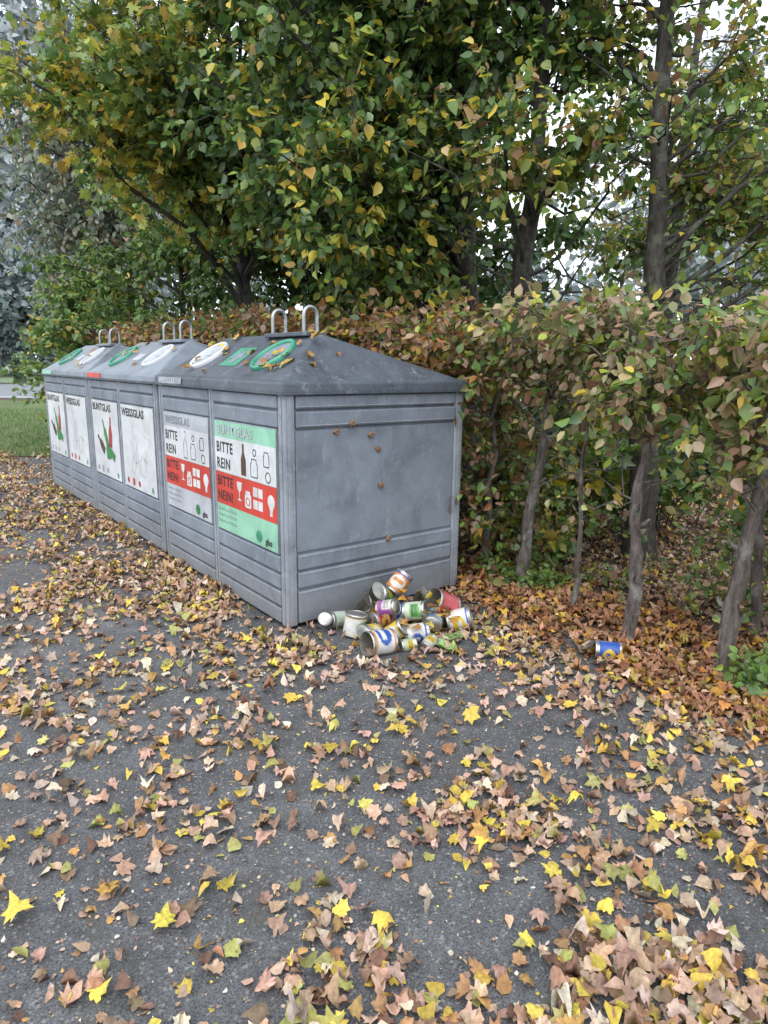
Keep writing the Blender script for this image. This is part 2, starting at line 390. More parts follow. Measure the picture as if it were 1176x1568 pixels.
def front_poly(name, pts, u0, z0, sc, mat, par, lay, rot=0):
    c, s = math.cos(rot), math.sin(rot); v = []
    for (a, b) in pts:
        a, b = (a*c-b*s)*sc, (a*s+b*c)*sc
        v.append((-.001-.0015*lay, u0-a, z0+b))
    return mesh_obj(name, v, [list(range(len(v)))], mat, par)
def front_outline(name, pts, u0, z0, sc, mat, par, lay, w=.007, rot=0):
    c, s = math.cos(rot), math.sin(rot); P = [((a*c-b*s)*sc, (a*s+b*c)*sc) for a, b in pts]
    cx = sum(p[0] for p in P)/len(P); cz = sum(p[1] for p in P)/len(P); v = []; f = []
    for (a, b) in P:
        d = math.hypot(a-cx, b-cz) or 1; k = max(0, 1-w/d)
        v += [(-.001-.0015*lay, u0-a, z0+b), (-.001-.0015*lay, u0-(cx+(a-cx)*k), z0+(cz+(b-cz)*k))]
    n = len(P)
    for i in range(n):
        j = (i+1) % n; f.append((2*i, 2*j, 2*j+1, 2*i+1))
    return mesh_obj(name, v, f, mat, par)
def front_rect(name, ya, yb, z0, z1, mat, par, lay):
    x = -.001-.0015*lay
    return mesh_obj(name, [(x, ya, z0), (x, yb, z0), (x, yb, z1), (x, ya, z1)], [(0, 1, 2, 3)], mat, par)
def front_M(u, z, lay):
    return Matrix(((0, 0, -1, -.001-.0015*lay), (-1, 0, 0, u), (0, 1, 0, z), (0, 0, 0, 1)))

def container(y0, rings, style, Lc=2.03, W=1.42):
    e = bpy.data.objects.new('recycling_container', None); COL.objects.link(e)
    e.location = tuple(cw(0, y0)); e.rotation_euler = (0, 0, TH)
    H = 1.433; pw = .075; m = Lc/2
    boxes('body', [(.022, .022, .03, W-.022, Lc-.022, H-.004)], M_body, e)
    boxes('skid', [(.06, .06, .0, .14, Lc-.06, .03), (W-.14, .06, 0, W-.06, Lc-.06, .03)], M_dark, e)
    posts = [(0, 0, .02, pw, pw, H), (W-pw, 0, .02, W, pw, H), (0, Lc-pw, .02, pw, Lc, H), (W-pw, Lc-pw, .02, W, Lc, H),
             (.0, m-.035, .02, .03, m+.035, H)]
    boxes('posts', posts, M_post, e, .012)
    boxes('post_ridges', [(-.006, .022, .03, 0, .05, H-.02), (.022, -.006, .03, .05, 0, H-.02), (W-.05, -.006, .03, W-.022, 0, H-.02),
                          (-.006, m-.014, .03, 0, m+.014, H-.02), (-.006, Lc-.05, .03, 0, Lc-.022, H-.02)], M_post, e, .004)
    rib = []
    for (a, b) in ((1.345, 1.42), (1.235, 1.33), (.355, .455), (.25, .34), (.14, .235), (.03, .125)):
        rib += [(-.002, pw+.006, a, .0215, m-.041, b), (-.002, m+.041, a, .0215, Lc-pw-.006, b)]
    for (a, b) in ((1.345, 1.42), (1.235, 1.33), (.375, .47), (.26, .36), (.035, .24)):
        rib += [(pw+.006, -.004, a, W-pw-.006, .0215, b), (pw+.006, Lc-.0215, a, W-pw-.006, Lc-.002, b)]
        rib += [(W-.0215, pw+.006, a, W-.004, Lc-pw-.006, b)]
    boxes('ribs', rib, M_body, e, .014)
    boxes('end_panel', [(pw+.004, .008, .486, W-pw-.004, .0215, 1.219)], M_body, e, .005)
    boxes('rib_edges', [(pw+.02, -.007, z, W-pw-.02, .002, z+.006) for z in (1.355, 1.245, .455, .345, .225)], M_post, e, .002)
    riv = []
    for z in np.arange(.1, 1.4, .11): riv += [(.032, -.009, z, .040, -.005, z+.008), (W-.040, -.009, z, W-.032, -.005, z+.008), (-.009, .032, z, -.005, .040, z+.008)]
    boxes('rivets', riv, M_steel, e, .002)
    o = .022; zl = 1.497; yr = .36
    rm = M_roof if style == 0 else M_roofl
    v = [(-o, -o, H), (W+o, -o, H), (W+o, Lc+o, H), (-o, Lc+o, H), (-o+.008, -o+.008, zl), (W+o-.008, -o+.008, zl), (W+o-.008, Lc+o-.008, zl), (-o+.008, Lc+o-.008, zl),
         (.02, .02, zl+.012), (W-.02, .02, zl+.012), (W-.02, Lc-.02, zl+.012), (.02, Lc-.02, zl+.012), (.45, yr, 1.80), (.45, Lc-yr, 1.80)]
    f = [(0, 3, 2, 1), (0, 1, 5, 4), (1, 2, 6, 5), (2, 3, 7, 6), (3, 0, 4, 7), (4, 5, 9, 8), (5, 6, 10, 9), (6, 7, 11, 10), (7, 4, 8, 11),
         (8, 9, 12), (9, 10, 13, 12), (10, 11, 13), (11, 8, 12, 13)]
    mesh_obj('roof', v, f, rm, e, .012)
    boxes('eave_trim', [(-.026, -.026, H-.004, W+.026, -.022, H+.014), (-.026, -.022, H-.004, -.022, Lc+.022, H+.014)], M_roof, e)
    A = Vector((.02, 0, zl+.012)); B = Vector((.45, 0, 1.80)); sl = (B-A).normalized(); nn = Vector((-sl.z, 0, sl.x))
    fr = Matrix(((0, sl.x, nn.x, 0), (-1, 0, 0, 0), (0, sl.z, nn.z, 0), (0, 0, 0, 1)))
    def slope_M(y, s, h): p = A+sl*s+nn*h; Mx = fr.copy(); Mx.translation = (p.x, y, p.z); return Mx
    for k, (yy, mt) in enumerate(rings):
        v = []; f = []; ns = 40
        prof = [(.165, -.004), (.167, .018), (.160, .026), (.146, .026), (.139, .016), (.137, -.002)]
        for i in range(ns):
            a = i*2*math.pi/ns
            for (r, h) in prof: v.append((r*math.cos(a), r*math.sin(a), h))
        q = len(prof)
        for i in range(ns):
            for j in range(q-1): f.append((i*q+j, ((i+1) % ns)*q+j, ((i+1) % ns)*q+j+1, i*q+j+1))
        r = mesh_obj('opening_ring_%d' % (k+1), v, f, mt, e, 0, True); r.matrix_local = slope_M(yy, .25, 0)
        v = [(0, 0, .004)]+[(.138*math.cos(i*math.pi/16), .138*math.sin(i*math.pi/16), .007) for i in range(32)]
        r = mesh_obj('opening_flap_%d' % (k+1), v, [(0, i+1, (i+1) % 32+1) for i in range(32)], M_offw if mt is M_white else M_roofl, e); r.matrix_local = slope_M(yy, .25, 0)
        v = []; f = []
        for i in range(6):
            a = i*math.pi/3; c, s = math.cos(a), math.sin(a); b = len(v)
            v += [(-.002*s, .002*c, .0095), (.002*s, -.002*c, .0095), (.09*c+.002*s, .09*s-.002*c, .0105), (.09*c-.002*s, .09*s+.002*c, .0105)]; f.append((b, b+1, b+2, b+3))
        r = mesh_obj('opening_slits_%d' % (k+1), v, f, M_gprint, e); r.matrix_local = slope_M(yy, .25, 0)
    if style == 0:
        v = [(-.13, -.11, .003), (.13, -.11, .003), (.13, .11, .003), (-.13, .11, .003)]
        r = mesh_obj('logo_plate', v, [(0, 1, 2, 3)], M_green, e); r.matrix_local = slope_M(m, .24, 0)
        v = [(-.1, -.02, .005), (.0, .09, .005), (.1, -.02, .005), (.04, -.02, .005), (.04, -.08, .005), (-.04, -.08, .005), (-.04, -.02, .005)]
        r = mesh_obj('logo_arrow', v, [tuple(range(7))], M_roofl, e); r.matrix_local = slope_M(m, .24, 0)
    else:
        r = boxes('number_plate', [(-.09, -.05, -.002, .09, .05, .006)], M_offw, e, .002); r.matrix_local = slope_M(m, .24, 0)
    if style == 0:
        text_mesh('lip_label', 'WEISSGLAS', .055, M_white, e, Matrix(((0, 0, -1, -o-.0045), (-1, 0, 0, Lc-.10), (0, 1, 0, H+.014), (0, 0, 0, 1))), 1.2, .001)
    tag = mesh_obj('lip_tag', [(-o-.001, Lc-.08, H+.008), (-o-.001, Lc-.55, H+.008), (-o+.006, Lc-.55, zl-.004), (-o+.006, Lc-.08, zl-.004)], [(0, 1, 2, 3)],
                   M_gprint if style == 0 else M_red if style == 1 else M_greenst, e)
    tag.location = (-.003, 0, 0)
    for k, yy in enumerate((.43, .84)):
        mb = MB(); pts = [(-.05, 0, -.03), (-.05, 0, .09)]+[(-.05*math.cos(a), 0, .1+.055*math.sin(a)) for a in np.linspace(.15, math.pi-.15, 9)]+[(.05, 0, .09), (.05, 0, -.03)]
        add_tube(mb, pts, [.012]*len(pts), 8, 0)
        l = mb.build('lifting_loop_%d' % (k+1), [M_steel], e, True); l.location = (.45, yy, 1.805)
    boxes('loop_bracket', [(.37, .36, 1.775, .53, .92, 1.803)], rm, e, .006)
    s1 = (pw+.02, m-.055); s2 = (m+.055, Lc-pw-.02); za, zb = .475, 1.222
    boxes('sign_backing', [(.001, s[0], za-.008, .0214, s[1], zb+.006) for s in (s1, s2)], M_post, e, .003)
    for k, s in enumerate((s1, s2)):
        n = 'sign_%d' % (k+1); wdt = s[1]-s[0]; L_ = s[1]; g = k == 0
        def U(t): return L_-t*wdt
        if style == 0:
            base = M_greenst if g else M_offw
            front_rect(n+'_base', s[0], s[1], za, zb, base, e, 1)
            front_rect(n+'_white', s[0], s[1], .88, 1.115, M_white, e, 2)
            front_rect(n+'_red', s[0], s[1], .655, .877, M_red, e, 2)
            text_mesh(n+'_title', 'BUNTGLAS' if g else 'WEISSGLAS', .085, M_gprint if not g else M_offw, e, front_M(U(.04), 1.14, 3), 1.25 if g else 1.15, .002)
            text_mesh(n+'_bitte', 'BITTE', .10, M_black, e, front_M(U(.03), 1.015, 3), .92, .0022, 1.12)
            text_mesh(n+'_rein', 'REIN', .10, M_black, e, front_M(U(.03), .905, 3), .92, .0022, 1.12)
            text_mesh(n+'_bitte2', 'BITTE', .095, M_black, e, front_M(U(.03), .785, 3), .92, .002, 1.12)
            text_mesh(n+'_nein', 'NEIN!', .095, M_black, e, front_M(U(.03), .685, 3), .90, .002, 1.1)
            if g: front_poly(n+'_bottle', BOTTLE, U(.50), .895, .068, M_bbrown, e, 3)
            else: front_outline(n+'_bottle', BOTTLE, U(.50), .895, .068, M_black, e, 3)
            front_outline(n+'_jar', JAR, U(.67), .90, .07, M_black, e, 3); front_outline(n+'_jar2', JAR, U(.86), .985, .055, M_black, e, 3)
            front_outline(n+'_bowl', CIRC, U(.88), .885, .05, M_black, e, 3); front_outline(n+'_lid', CIRC, U(.68), 1.03, .035, M_black, e, 3)
            front_poly(n+'_wineglass', GLASS, U(.42), .72, .062, M_wprint, e, 3)
            front_poly(n+'_mug', JAR, U(.56), .69, .065, M_wprint, e, 3); front_poly(n+'_bulb', BULB, U(.92), .69, .075, M_wprint, e, 3)
            for a, b in ((.67, .70), (.75, .70), (.67, .78), (.75, .78)):
                front_poly(n+'_window', [(-.5, 0), (.5, 0), (.5, 1), (-.5, 1)], U(a+.01), b, .06, M_wprint, e, 3)
            front_outline(n+'_mugrim', CIRC, U(.56), .70, .04, M_red, e, 4)
            for q in range(3):
                text_mesh(n+'_small_%d' % q, 'Einwurf nur 7-20 Uhr', .032, M_gprint, e, front_M(U(.03), .61-.042*q, 3), 1, 0)
            front_poly(n+'_logo', CIRC, U(.72), .49, .055, M_green if g else M_bgreen, e, 3)
            text_mesh(n+'_logotext', 'glas', .06, M_black, e, front_M(U(.82), .50, 3), 1, .001)
        else:
            front_rect(n+'_base', s[0], s[1], za, zb, M_white, e, 1)
            text_mesh(n+'_title', 'WEISSGLAS' if g else 'BUNTGLAS', .10, M_black, e, front_M(U(.03), 1.125, 2), 1.2 if g else 1.25, .003)
            if not g:
                front_poly(n+'_b1', BOTTLE, U(.55), .80, .09, M_bgreen, e, 2, .5); front_poly(n+'_b2', BOTTLE, U(.66), .78, .10, M_bred, e, 3, -.15)
                front_poly(n+'_b3', BOTTLE, U(.42), .72, .085, M_bbrown, e, 4, .95); front_poly(n+'_b4', BOTTLE, U(.8), .68, .08, M_bgreen, e, 5, 1.1)
                front_poly(n+'_b5', JAR, U(.6), .66, .09, M_bgreen, e, 6, .2)
            else:
                front_outline(n+'_b1', BOTTLE, U(.45), .72, .11, M_gprint, e, 2, .005, .25); front_outline(n+'_b2', GLASS, U(.72), .75, .11, M_gprint, e, 2, .005, -.2)
                front_outline(n+'_b3', JAR, U(.6), .62, .10, M_gprint, e, 2, .005, -.3); front_outline(n+'_b4', BOTTLE, U(.3), .62, .09, M_gprint, e, 2, .005, -.5)
            for q, t in enumerate((.12, .3, .48)):
                front_poly(n+'_icon_%d' % q, CIRC if q != 1 else JAR, U(t), .50, .04, M_bred if g else M_gprint, e, 2)
            front_poly(n+'_logo', CIRC, U(.88), .49, .04, M_green, e, 2)
    return e
C1 = container(0, [(.52, M_green), (1.52, M_white)], 0)
C2 = container(2.09, [(.52, M_white), (1.52, M_green)], 1)
C3 = container(4.18, [(.52, M_white), (1.52, M_green)], 2)

# ------------------------------------------------------------------ cans
M_can = mat_leaf('can_label_print', 0, .35, .5, 25, .82, 1.08)
M_tin = mat_plain('tinplate', (.46, .45, .43), .36, .85, .3, 25)
M_tin_in = mat_plain('can_inside', (.26, .25, .22), .4, .6, .4, 20)
def can(loc, axis, r, h, cols, spin=0., open_top=True, dent=.0, lid=True, name='tin_can'):
    if name == 'tin_can' and loc[0] < 1: r *= 1.1; h *= 1.08
    mb = MB(); ns = 40; seed = R.integers(1e6); rg = np.random.default_rng(seed)
    zs = [0, .0, .004, .008, .014]+list(np.linspace(.02, h-.02, 19))+[h-.014, h-.008, h-.004, h]
    rs = [.0, r*.96, r*1.03, r*1.03, r*.985]+[r*(1-(.012 if (i % 2 and 3 < i < 16) else 0)) for i in range(19)]+[r*.985, r*1.03, r*1.03, r*.97]
    da = rg.uniform(0, 6.28); dz = rg.uniform(.3, .7)*h; dent = max(dent, rg.uniform(0, .08))
    ph = rg.uniform(0, 6, 4)
    V = []; C = []
    for z, rr in zip(zs, rs):
        for j in range(ns):
            a = j*2*math.pi/ns; x, y = rr*math.cos(a), rr*math.sin(a)
            dd = abs((a-da+math.pi) % (2*math.pi)-math.pi)
            k = 1-dent*math.exp(-(dd/.7)**2-((z-dz)/(h*.25))**2)
            V.append((x*k, y*k, z))
            u = (a+spin) % (2*math.pi)/(2*math.pi); t = z/h
            c = cols[0]
            if t > .82 or t < .12: c = cols[1]
            if ((u-.26)/.17)**2+((t-.48)/.27)**2 < 1: c = cols[2]
            if abs(u-.26) < .1 and abs(t-.52) < .07: c = cols[0]
            if .6 < u < .85 and .35 < t < .8+.05*math.sin(9*u+ph[0]): c = cols[3 % len(cols)]
            if .62 < u < .83 and int(t*26) % 2 and .4 < t < .7: c = tuple(.3*q for q in cols[3 % len(cols)])
            C.append(c)
    n = len(zs)
    F = [(i*ns+j, i*ns+(j+1) % ns, (i+1)*ns+(j+1) % ns, (i+1)*ns+j) for i in range(n-1) for j in range(ns)]
    F = np.array(F); lab = slice(4*ns, (n-5)*ns)
    V = np.array(V); C = np.array(C)
    mb.add(V, F[lab], C, 0)
    mb.f.append((F[:4*ns], 1)); mb.f.append((F[(n-5)*ns:], 1))
    if open_top:
        ring = []
        for z, rr in ((h, r*.97), (h-.01, r*.93), (h*.5, r*.92), (.006, r*.92), (.006, 0)):
            for j in range(ns):
                a = j*2*math.pi/ns; ring.append((rr*math.cos(a), rr*math.sin(a), z))
        F2 = [(i*ns+j, (i+1)*ns+j, (i+1)*ns+(j+1) % ns, i*ns+(j+1) % ns) for i in range(4) for j in range(ns)]
        mb.add(ring, F2, (.5, .5, .5), 2)
        if lid:
            ring = []; an = rg.uniform(.9, 1.5); c, s = math.cos(an), math.sin(an)
            for rr, zz in ((0, 0), (r*.55, .0), (r*.6, .002), (r*.9, 0), (r*.92, .003)):
                for j in range(ns):
                    a = j*2*math.pi/ns; x, y = rr*math.cos(a)-r*.92, rr*math.sin(a)
                    ring.append((x*c+r*.93, y, -x*s+zz+h))
            F2 = [(i*ns+j, (i+1)*ns+j, (i+1)*ns+(j+1) % ns, i*ns+(j+1) % ns) for i in range(4) for j in range(ns)]
            mb.add(ring, F2, (.5, .5, .5), 1)
    else:
        ring = []
        for rr, zz in ((r*.97, 0), (r*.93, -.004), (r*.7, -.004), (r*.66, -.002), (0, -.003)):
            for j in range(ns):
                a = j*2*math.pi/ns; ring.append((rr*math.cos(a), rr*math.sin(a), h+zz))
        F2 = [(i*ns+j, i*ns+(j+1) % ns, (i+1)*ns+(j+1) % ns, (i+1)*ns+j) for i in range(4) for j in range(ns)]
        mb.add(ring, F2, (.5, .5, .5), 1)
    o = mb.build(name, [M_can, M_tin, M_tin_in], None, True)
    ax = Vector(axis).normalized(); q = Vector((0, 0, 1)).rotation_difference(ax)
    o.rotation_mode = 'QUATERNION'; o.rotation_quaternion = q; o.location = Vector(loc)-ax*h*.5
    return o
wh, bl, yl, rd, gn, og, pk, bk, lb = (.60, .60, .58), (.03, .09, .36), (.60, .43, .05), (.42, .045, .05), (.12, .34, .10), (.55, .22, .04), (.42, .11, .16), (.03, .03, .03), (.22, .38, .52)
can((-.28, 3.95, .055), (-.7, -.6, .15), .045, .12, [(.42, .5, .42), gn, wh, wh])
can((-.165, 3.83, .072), (.15, .1, 1), .062, .125, [wh, yl, gn, yl], 2.0, False)
can((-.10, 4.02, .085), (-.3, -.5, .8), .05, .11, [yl, wh, gn, rd])
can((-.01, 4.12, .15), (-.35, -.8, .5), .058, .13, [gn, bk, yl, wh], 1)
can((.10, 4.20, .215), (.5, .3, .6), .056, .14, [og, bl, wh, yl], 3.5, False)
can((.03, 3.92, .145), (.8, -.4, .25), .045, .12, [(.3, .08, .3), yl, pk, wh], 1.2, False)
can((-.07, 3.74, .055), (-.5, -.7, .2), .047, .11, [yl, gn, wh, rd], 2.2)
can((-.02, 3.56, .072), (-.75, -.55, .12), .064, .16, [wh, og, bl, yl], 1.4, True, 0, False)
can((.08, 3.72, .075), (.6, -.2, .5), .05, .12, [yl, bk, wh, rd], 3.5, False)
can((.20, 3.90, .135), (.85, -.3, .2), .052, .13, [(.46, .5, .42), gn, wh, gn], .6, False, .2)
can((.20, 3.74, .058), (.95, .1, .1), .05, .14, [wh, bl, bl, yl], 2.4, False)
can((.28, 4.12, .12), (-.4, -.7, .45), .055, .13, [yl, bk, gn, wh], 2)
can((.37, 3.98, .155), (-.75, -.55, .5), .068, .17, [(.5, .10, .12), rd, pk, rd], 0, True, .1, False)
can((.475, 3.93, .07), (.85, -.1, .25), .062, .14, [wh, bl, yl, bl], 3.0, False)
can((.11, 4.04, .064), (.9, .4, .1), .055, .13, [bl, wh, wh, rd], 2.2, False)
can((.31, 3.92, .064), (.2, 1, .1), .055, .13, [lb, wh, wh, rd], 2.2, True)
can((-.01, 3.96, .055), (.7, .6, .0), .05, .13, [rd, wh, yl, wh], 2.2, True)
can((1.26, 3.53, .054), (-1, .12, .05), .05, .145, [bl, bl, yl, wh], 3.9, True, .12)
for p, ax, c in (((.27, 3.64, .04), (.5, .6, .3), (.42, .42, .38)), ((.15, 3.62, .035), (.9, .2, .1), (.34, .42, .3))):
    can(p, ax, .036, .09, [c, wh, c, yl], 0, False, 0, False, 'glass_jar')
def tray(loc, rz):
    mb = MB(); n = 20; ring = []
    for rr, z in ((0, .004), (.045, .004), (.055, .02), (.062, .022), (.062, .018)):
        for j in range(n):
            a = j*2*math.pi/n; ring.append((rr*math.cos(a)*(1+.2*math.sin(2*a)), rr*math.sin(a)*.8, z+.012*math.sin(3*a+rz)*rr/.06+.012*rr/.06))
    mb.add(ring, [(i*n+j, i*n+(j+1) % n, (i+1)*n+(j+1) % n, (i+1)*n+j) for i in range(4) for j in range(n)], (.22, .36, .12), 0)
    o = mb.build('crushed_can_lid', [M_can], None, True); o.location = loc; o.rotation_euler = (0, 0, rz)
tray((.42, 3.74, .012), .5); tray((.36, 3.62, .012), 2.1)

# snails on the end wall
M_shell = mat_plain('snail_shell', (.22, .12, .06), .35, 0, .5, 90); M_snb = mat_plain('snail_body', (.26, .19, .13), .4, 0, .2, 60)
for (x, z, a) in ((.36, 1.20, .3), (.47, 1.25, 1.4), (.62, 1.17, .2), (.68, 1.08, 2.6), (.70, .84, -.5), (.76, .478, .8)):
    mb = MB(); pts = []; rad = []
    for i in range(26):
        t = i/25; an = t*4.2*math.pi; rr = .004+.010*(1-t); pts.append((rr*math.cos(an), rr*math.sin(an), .012+.006*t)); rad.append(.0095*(1-t)+.002)
    add_tube(mb, pts, rad, 8, 0); add_tube(mb, [(-.028, .008, .003), (-.012, .006, .005), (.008, .006, .006), (.026, .004, .005), (.034, .002, .004)], [.002, .006, .007, .006, .003], 8, 1)
    add_sticks(mb, np.array([[.032, .004, .006], [.032, .0, .006]]), np.array([[.042, .009, .012], [.042, -.004, .012]]), .0012, .0008, 1)
    o = mb.build('snail', [M_shell, M_snb], None, True)
    p = cw(x, .008 if .482 < z < 1.222 else -.005, z)
    Mx = Matrix(((Wd[0]*math.cos(a), -Wd[0]*math.sin(a), -Ld[0], p[0]), (Wd[1]*math.cos(a), -Wd[1]*math.sin(a), -Ld[1], p[1]), (math.sin(a), math.cos(a), 0, p[2]), (0, 0, 0, 1)))
    o.matrix_world = Mx @ Matrix.Scale(.9, 4)

# ------------------------------------------------------------------ hedge
def hp(s, off=.46): return cw(1.42+off, s)
hpal = [(G2, 1.8), (G3, 1.8), ((.19, .18, .05), 1.8), (BR, 2.4), (TAN, 2.2), (OR, 1.6), (YG, 1.2)]
def hedge_vol(mb, path, w, zlo, zhi, n, nl, size, pal, tl=(.15, .35), surf=.5):
    path = np.array(path, float); seg = np.linalg.norm(np.diff(path, axis=0), axis=1); cum = np.concatenate([[0], np.cumsum(seg)])
    u = R.uniform(0, cum[-1], n); p = np.stack([np.interp(u, cum, path[:, i]) for i in range(2)], 1)
    zl = np.interp(u, cum, zlo); zh = np.interp(u, cum, zhi)
    q = R.uniform(-1, 1, n); q = np.sign(q)*np.abs(q)**surf
    dirn = np.stack([np.interp(u, cum, np.gradient(path[:, i])) for i in range(2)], 1); dirn = nrmz(dirn)
    nm = np.stack([dirn[:, 1], -dirn[:, 0]], 1)
    z = zl+(zh-zl)*R.uniform(0, 1, n)**.8
    st = np.concatenate([p+nm*(q*w*.5)[:, None], z[:, None]], 1)
    d = np.concatenate([nm*q[:, None], R.uniform(-.2, .9, (n, 1))], 1)+R.normal(0, .5, (n, 3))
    spray(mb, st, d, R.uniform(tl[0], tl[1], n), nl, size, pal, None, None, 'ov', .25, 1, 0, .5, .0025)
mb = MB()
path = [hp(s)[:2] for s in np.linspace(-.1, 9.5, 8)]
hedge_vol(mb, path, .62, [.2]*8, [1.80, 1.84, 1.90, 1.96, 2.0, 2.0, 2.0, 1.98], 3000, 9, .075, hpal)
hb = [((.32, .18, .08), 2.6), ((.25, .13, .06), 2), (TAN, 2.6), (OR, 2.0), (G2, .8), (G3, .9), (YG, 1.0), (Y, .5)]
hedge_vol(mb, [hp(s, .3)[:2] for s in np.linspace(.2, 9.5, 8)], .5, [1.45]*8, [1.95, 1.98, 2.02, 2.05, 2.08, 2.08, 2.08, 2.05], 2600, 9, .074, hb)
for s in np.arange(.1, 9.4, .55):
    b = hp(s+R.uniform(-.15, .15)); t = b+np.array([R.uniform(-.1, .1), R.uniform(-.1, .1), 1.7])
    add_tube(mb, curve(b, t, 8, wob=.02), np.linspace(.035, .012, 8), 7, 1, .05)
    for k in range(7):
        z = R.uniform(.3, 1.5); p0 = b*(1-z/1.7)+t*(z/1.7); p1 = p0+np.array([R.uniform(-.4, .4), R.uniform(-.4, .4), R.uniform(.1, .45)])
        add_tube(mb, curve(p0, p1, 5), np.linspace(.01, .004, 5), 4, 1)
mb.build('hornbeam_hedge', [M_leaf, M_barkl])

rpal = [(G2, 1.2), (G3, 2.4), ((.19, .21, .07), 2.6), ((.34, .29, .14), 2.6), (TAN, 2.4), (YG, 1.8), (BR, .8), ((.31, .18, .11), .9), (Y, .5)]
def hornbeam(pts, r, zlo, n, top=2.05, wd=(.55, .4)):
    mb = MB(); pts = np.array(pts, float)
    t = np.linspace(0, len(pts)-1, 18); p = np.stack([np.interp(t, range(len(pts)), pts[:, i]) for i in range(3)], 1)
    p[1:] += R.normal(0, .008, (17, 3)); rr = np.interp(t, [0, .3, len(pts)-1], [r*1.3, r, r*.45])*(1+R.normal(0, .08, 18))
    add_tube(mb, p, rr, 14, 1, .09)
    tp = p[-1]; nb = 24
    for k in range(nb):
        z = R.uniform(zlo-.2, tp[2]); p0 = np.array([np.interp(z, p[:, 2], p[:, i]) for i in range(3)])
        a = R.uniform(0, 6.28); e = p0+np.array([math.cos(a)*wd[0]*R.uniform(.4, 1.1), math.sin(a)*wd[1]*R.uniform(.4, 1.1), R.uniform(.05, .5)]); e[2] = np.clip(e[2], zlo+.08, top)
        path = curve(p0, e, 6, wob=.08); add_tube(mb, path, np.linspace(.009, .003, 6), 4, 1)
        m = n//nb; kk = R.integers(1, 6, m); st = path[kk]
        spray(mb, st+R.normal(0, .02, (m, 3)), nrmz(e-p0)*.6+R.normal(0, .6, (m, 3)), R.uniform(.10, .30, m), 8, .074, rpal, None, None, 'ov', .2, 1, 0, .6, .002)
    for k in range(4):
        z = R.uniform(.2, zlo); p0 = np.array([np.interp(z, p[:, 2], p[:, i]) for i in range(3)]); a = R.uniform(0, 6.28)
        add_tube(mb, [p0, p0+np.array([math.cos(a), math.sin(a), .5])*r*1.3, p0+np.array([math.cos(a), math.sin(a), .7])*r*1.8], [r*.45, r*.3, r*.12], 7, 1, .1)
    for k in range(14):
        z = R.uniform(zlo-.6, zlo+.2); p0 = np.array([np.interp(z, p[:, 2], p[:, i]) for i in range(3)]); e = p0+np.array([R.uniform(-.5, .5), R.uniform(-.3, .3), R.uniform(-.05, .4)])
        path = curve(p0, e, 6, wob=.1); add_tube(mb, path, np.linspace(.006, .002, 6), 4, 1)
        if k < 6: spray(mb, path[3:6].copy(), R.normal(0, 1, (3, 3)), R.uniform(.08, .2, 3), 4, .065, rpal, None, None, 'ov', .2, 1, 0, .6, .002)
    return mb.build('hornbeam_tree', [M_leaf, M_barkl])
hornbeam([(1.005, 4.78, -.02), (1.04, 4.79, .5), (1.12, 4.80, 1.0), (1.14, 4.80, 1.5), (1.10, 4.82, 1.95)], .044, 1.50, 200, 1.98)
hornbeam([(1.44, 3.72, -.02), (1.47, 3.74, .35), (1.44, 3.78, .8), (1.47, 3.8, 1.3), (1.47, 3.85, 1.8)], .042, 1.38, 200, 1.86)
hornbeam([(1.82, 3.33, -.02), (1.84, 3.35, .4), (1.88, 3.36, .8), (1.95, 3.4, 1.3), (1.97, 3.4, 1.8)], .046, 1.24, 220, 1.82)
hornbeam([(1.28, 4.3, -.02), (1.27, 4.32, .9), (1.3, 4.3, 1.85)], .017, 1.46, 150, 1.93)
hornbeam([(2.3, 2.75, -.02), (2.27, 2.8, .9), (2.35, 2.8, 1.7)], .04, 1.15, 120, 1.68)
hornbeam([(2.3, 3.9, -.02), (2.2, 3.9, .9), (2.3, 3.9, 1.8)], .03, 1.2, 160, 1.9)

# ------------------------------------------------------------------ trees
gp = [(G1, 2.0), (G2, 3.2), (G3, 2.2)]; yp = [(YG, 3), (Y, 2.0), (G3, 1.5), ((.42, .28, .06), .5)]
ybr = [(YG, 3), (Y, 1.6), ((.40, .28, .12), 1.6), (BR, .5), (G3, 1.6)]
make_tree('linden_tree', [(.78, 6.9, 0), (.8, 6.9, 1.5), (.74, 6.95, 3.2), (.7, 7, 6.8)], .18,
          [((-.4, 6.9, 4.8), (2.0, 1.9, 2.0), 84, .35), ((-.7, 6.2, 3.4), (1.0, 1.1, .8), 20, .2), ((-.45, 5.5, 3.0), (.65, .4, .5), 9, .1)], 22, 12, .10, gp, yp, .06, bare=12,
          ytop=lambda c: .25 if c[1] < 5.9 else 0)
make_tree('linden_tree', [(1.12, 6.0, 0), (1.10, 6.0, 1.5), (1.2, 6.0, 3.2), (1.3, 6.1, 6.5)], .125,
          [((.95, 6.1, 5.4), (1.4, 1.2, 1.7), 46, .3), ((1.15, 5.0, 3.25), (.9, .4, .3), 6, .1)], 20, 11, .092, gp, ybr, .07, bare=26,
          ytop=lambda c: .45 if c[1] < 5.5 else 0)
make_tree('linden_tree', [(2.18, 5.55, 0), (2.12, 5.55, 1.5), (2.08, 5.6, 3.0), (2.0, 5.7, 6.6)], .125,
          [((2.3, 5.9, 4.9), (1.3, 1.1, 1.6), 28, .3), ((3.1, 5.6, 3.3), (1.1, .8, 1.3), 18, .2)], 16, 10, .082, [(G2, 1.5), (G3, 3), (YG, 1)], ybr, .45, bare=18)
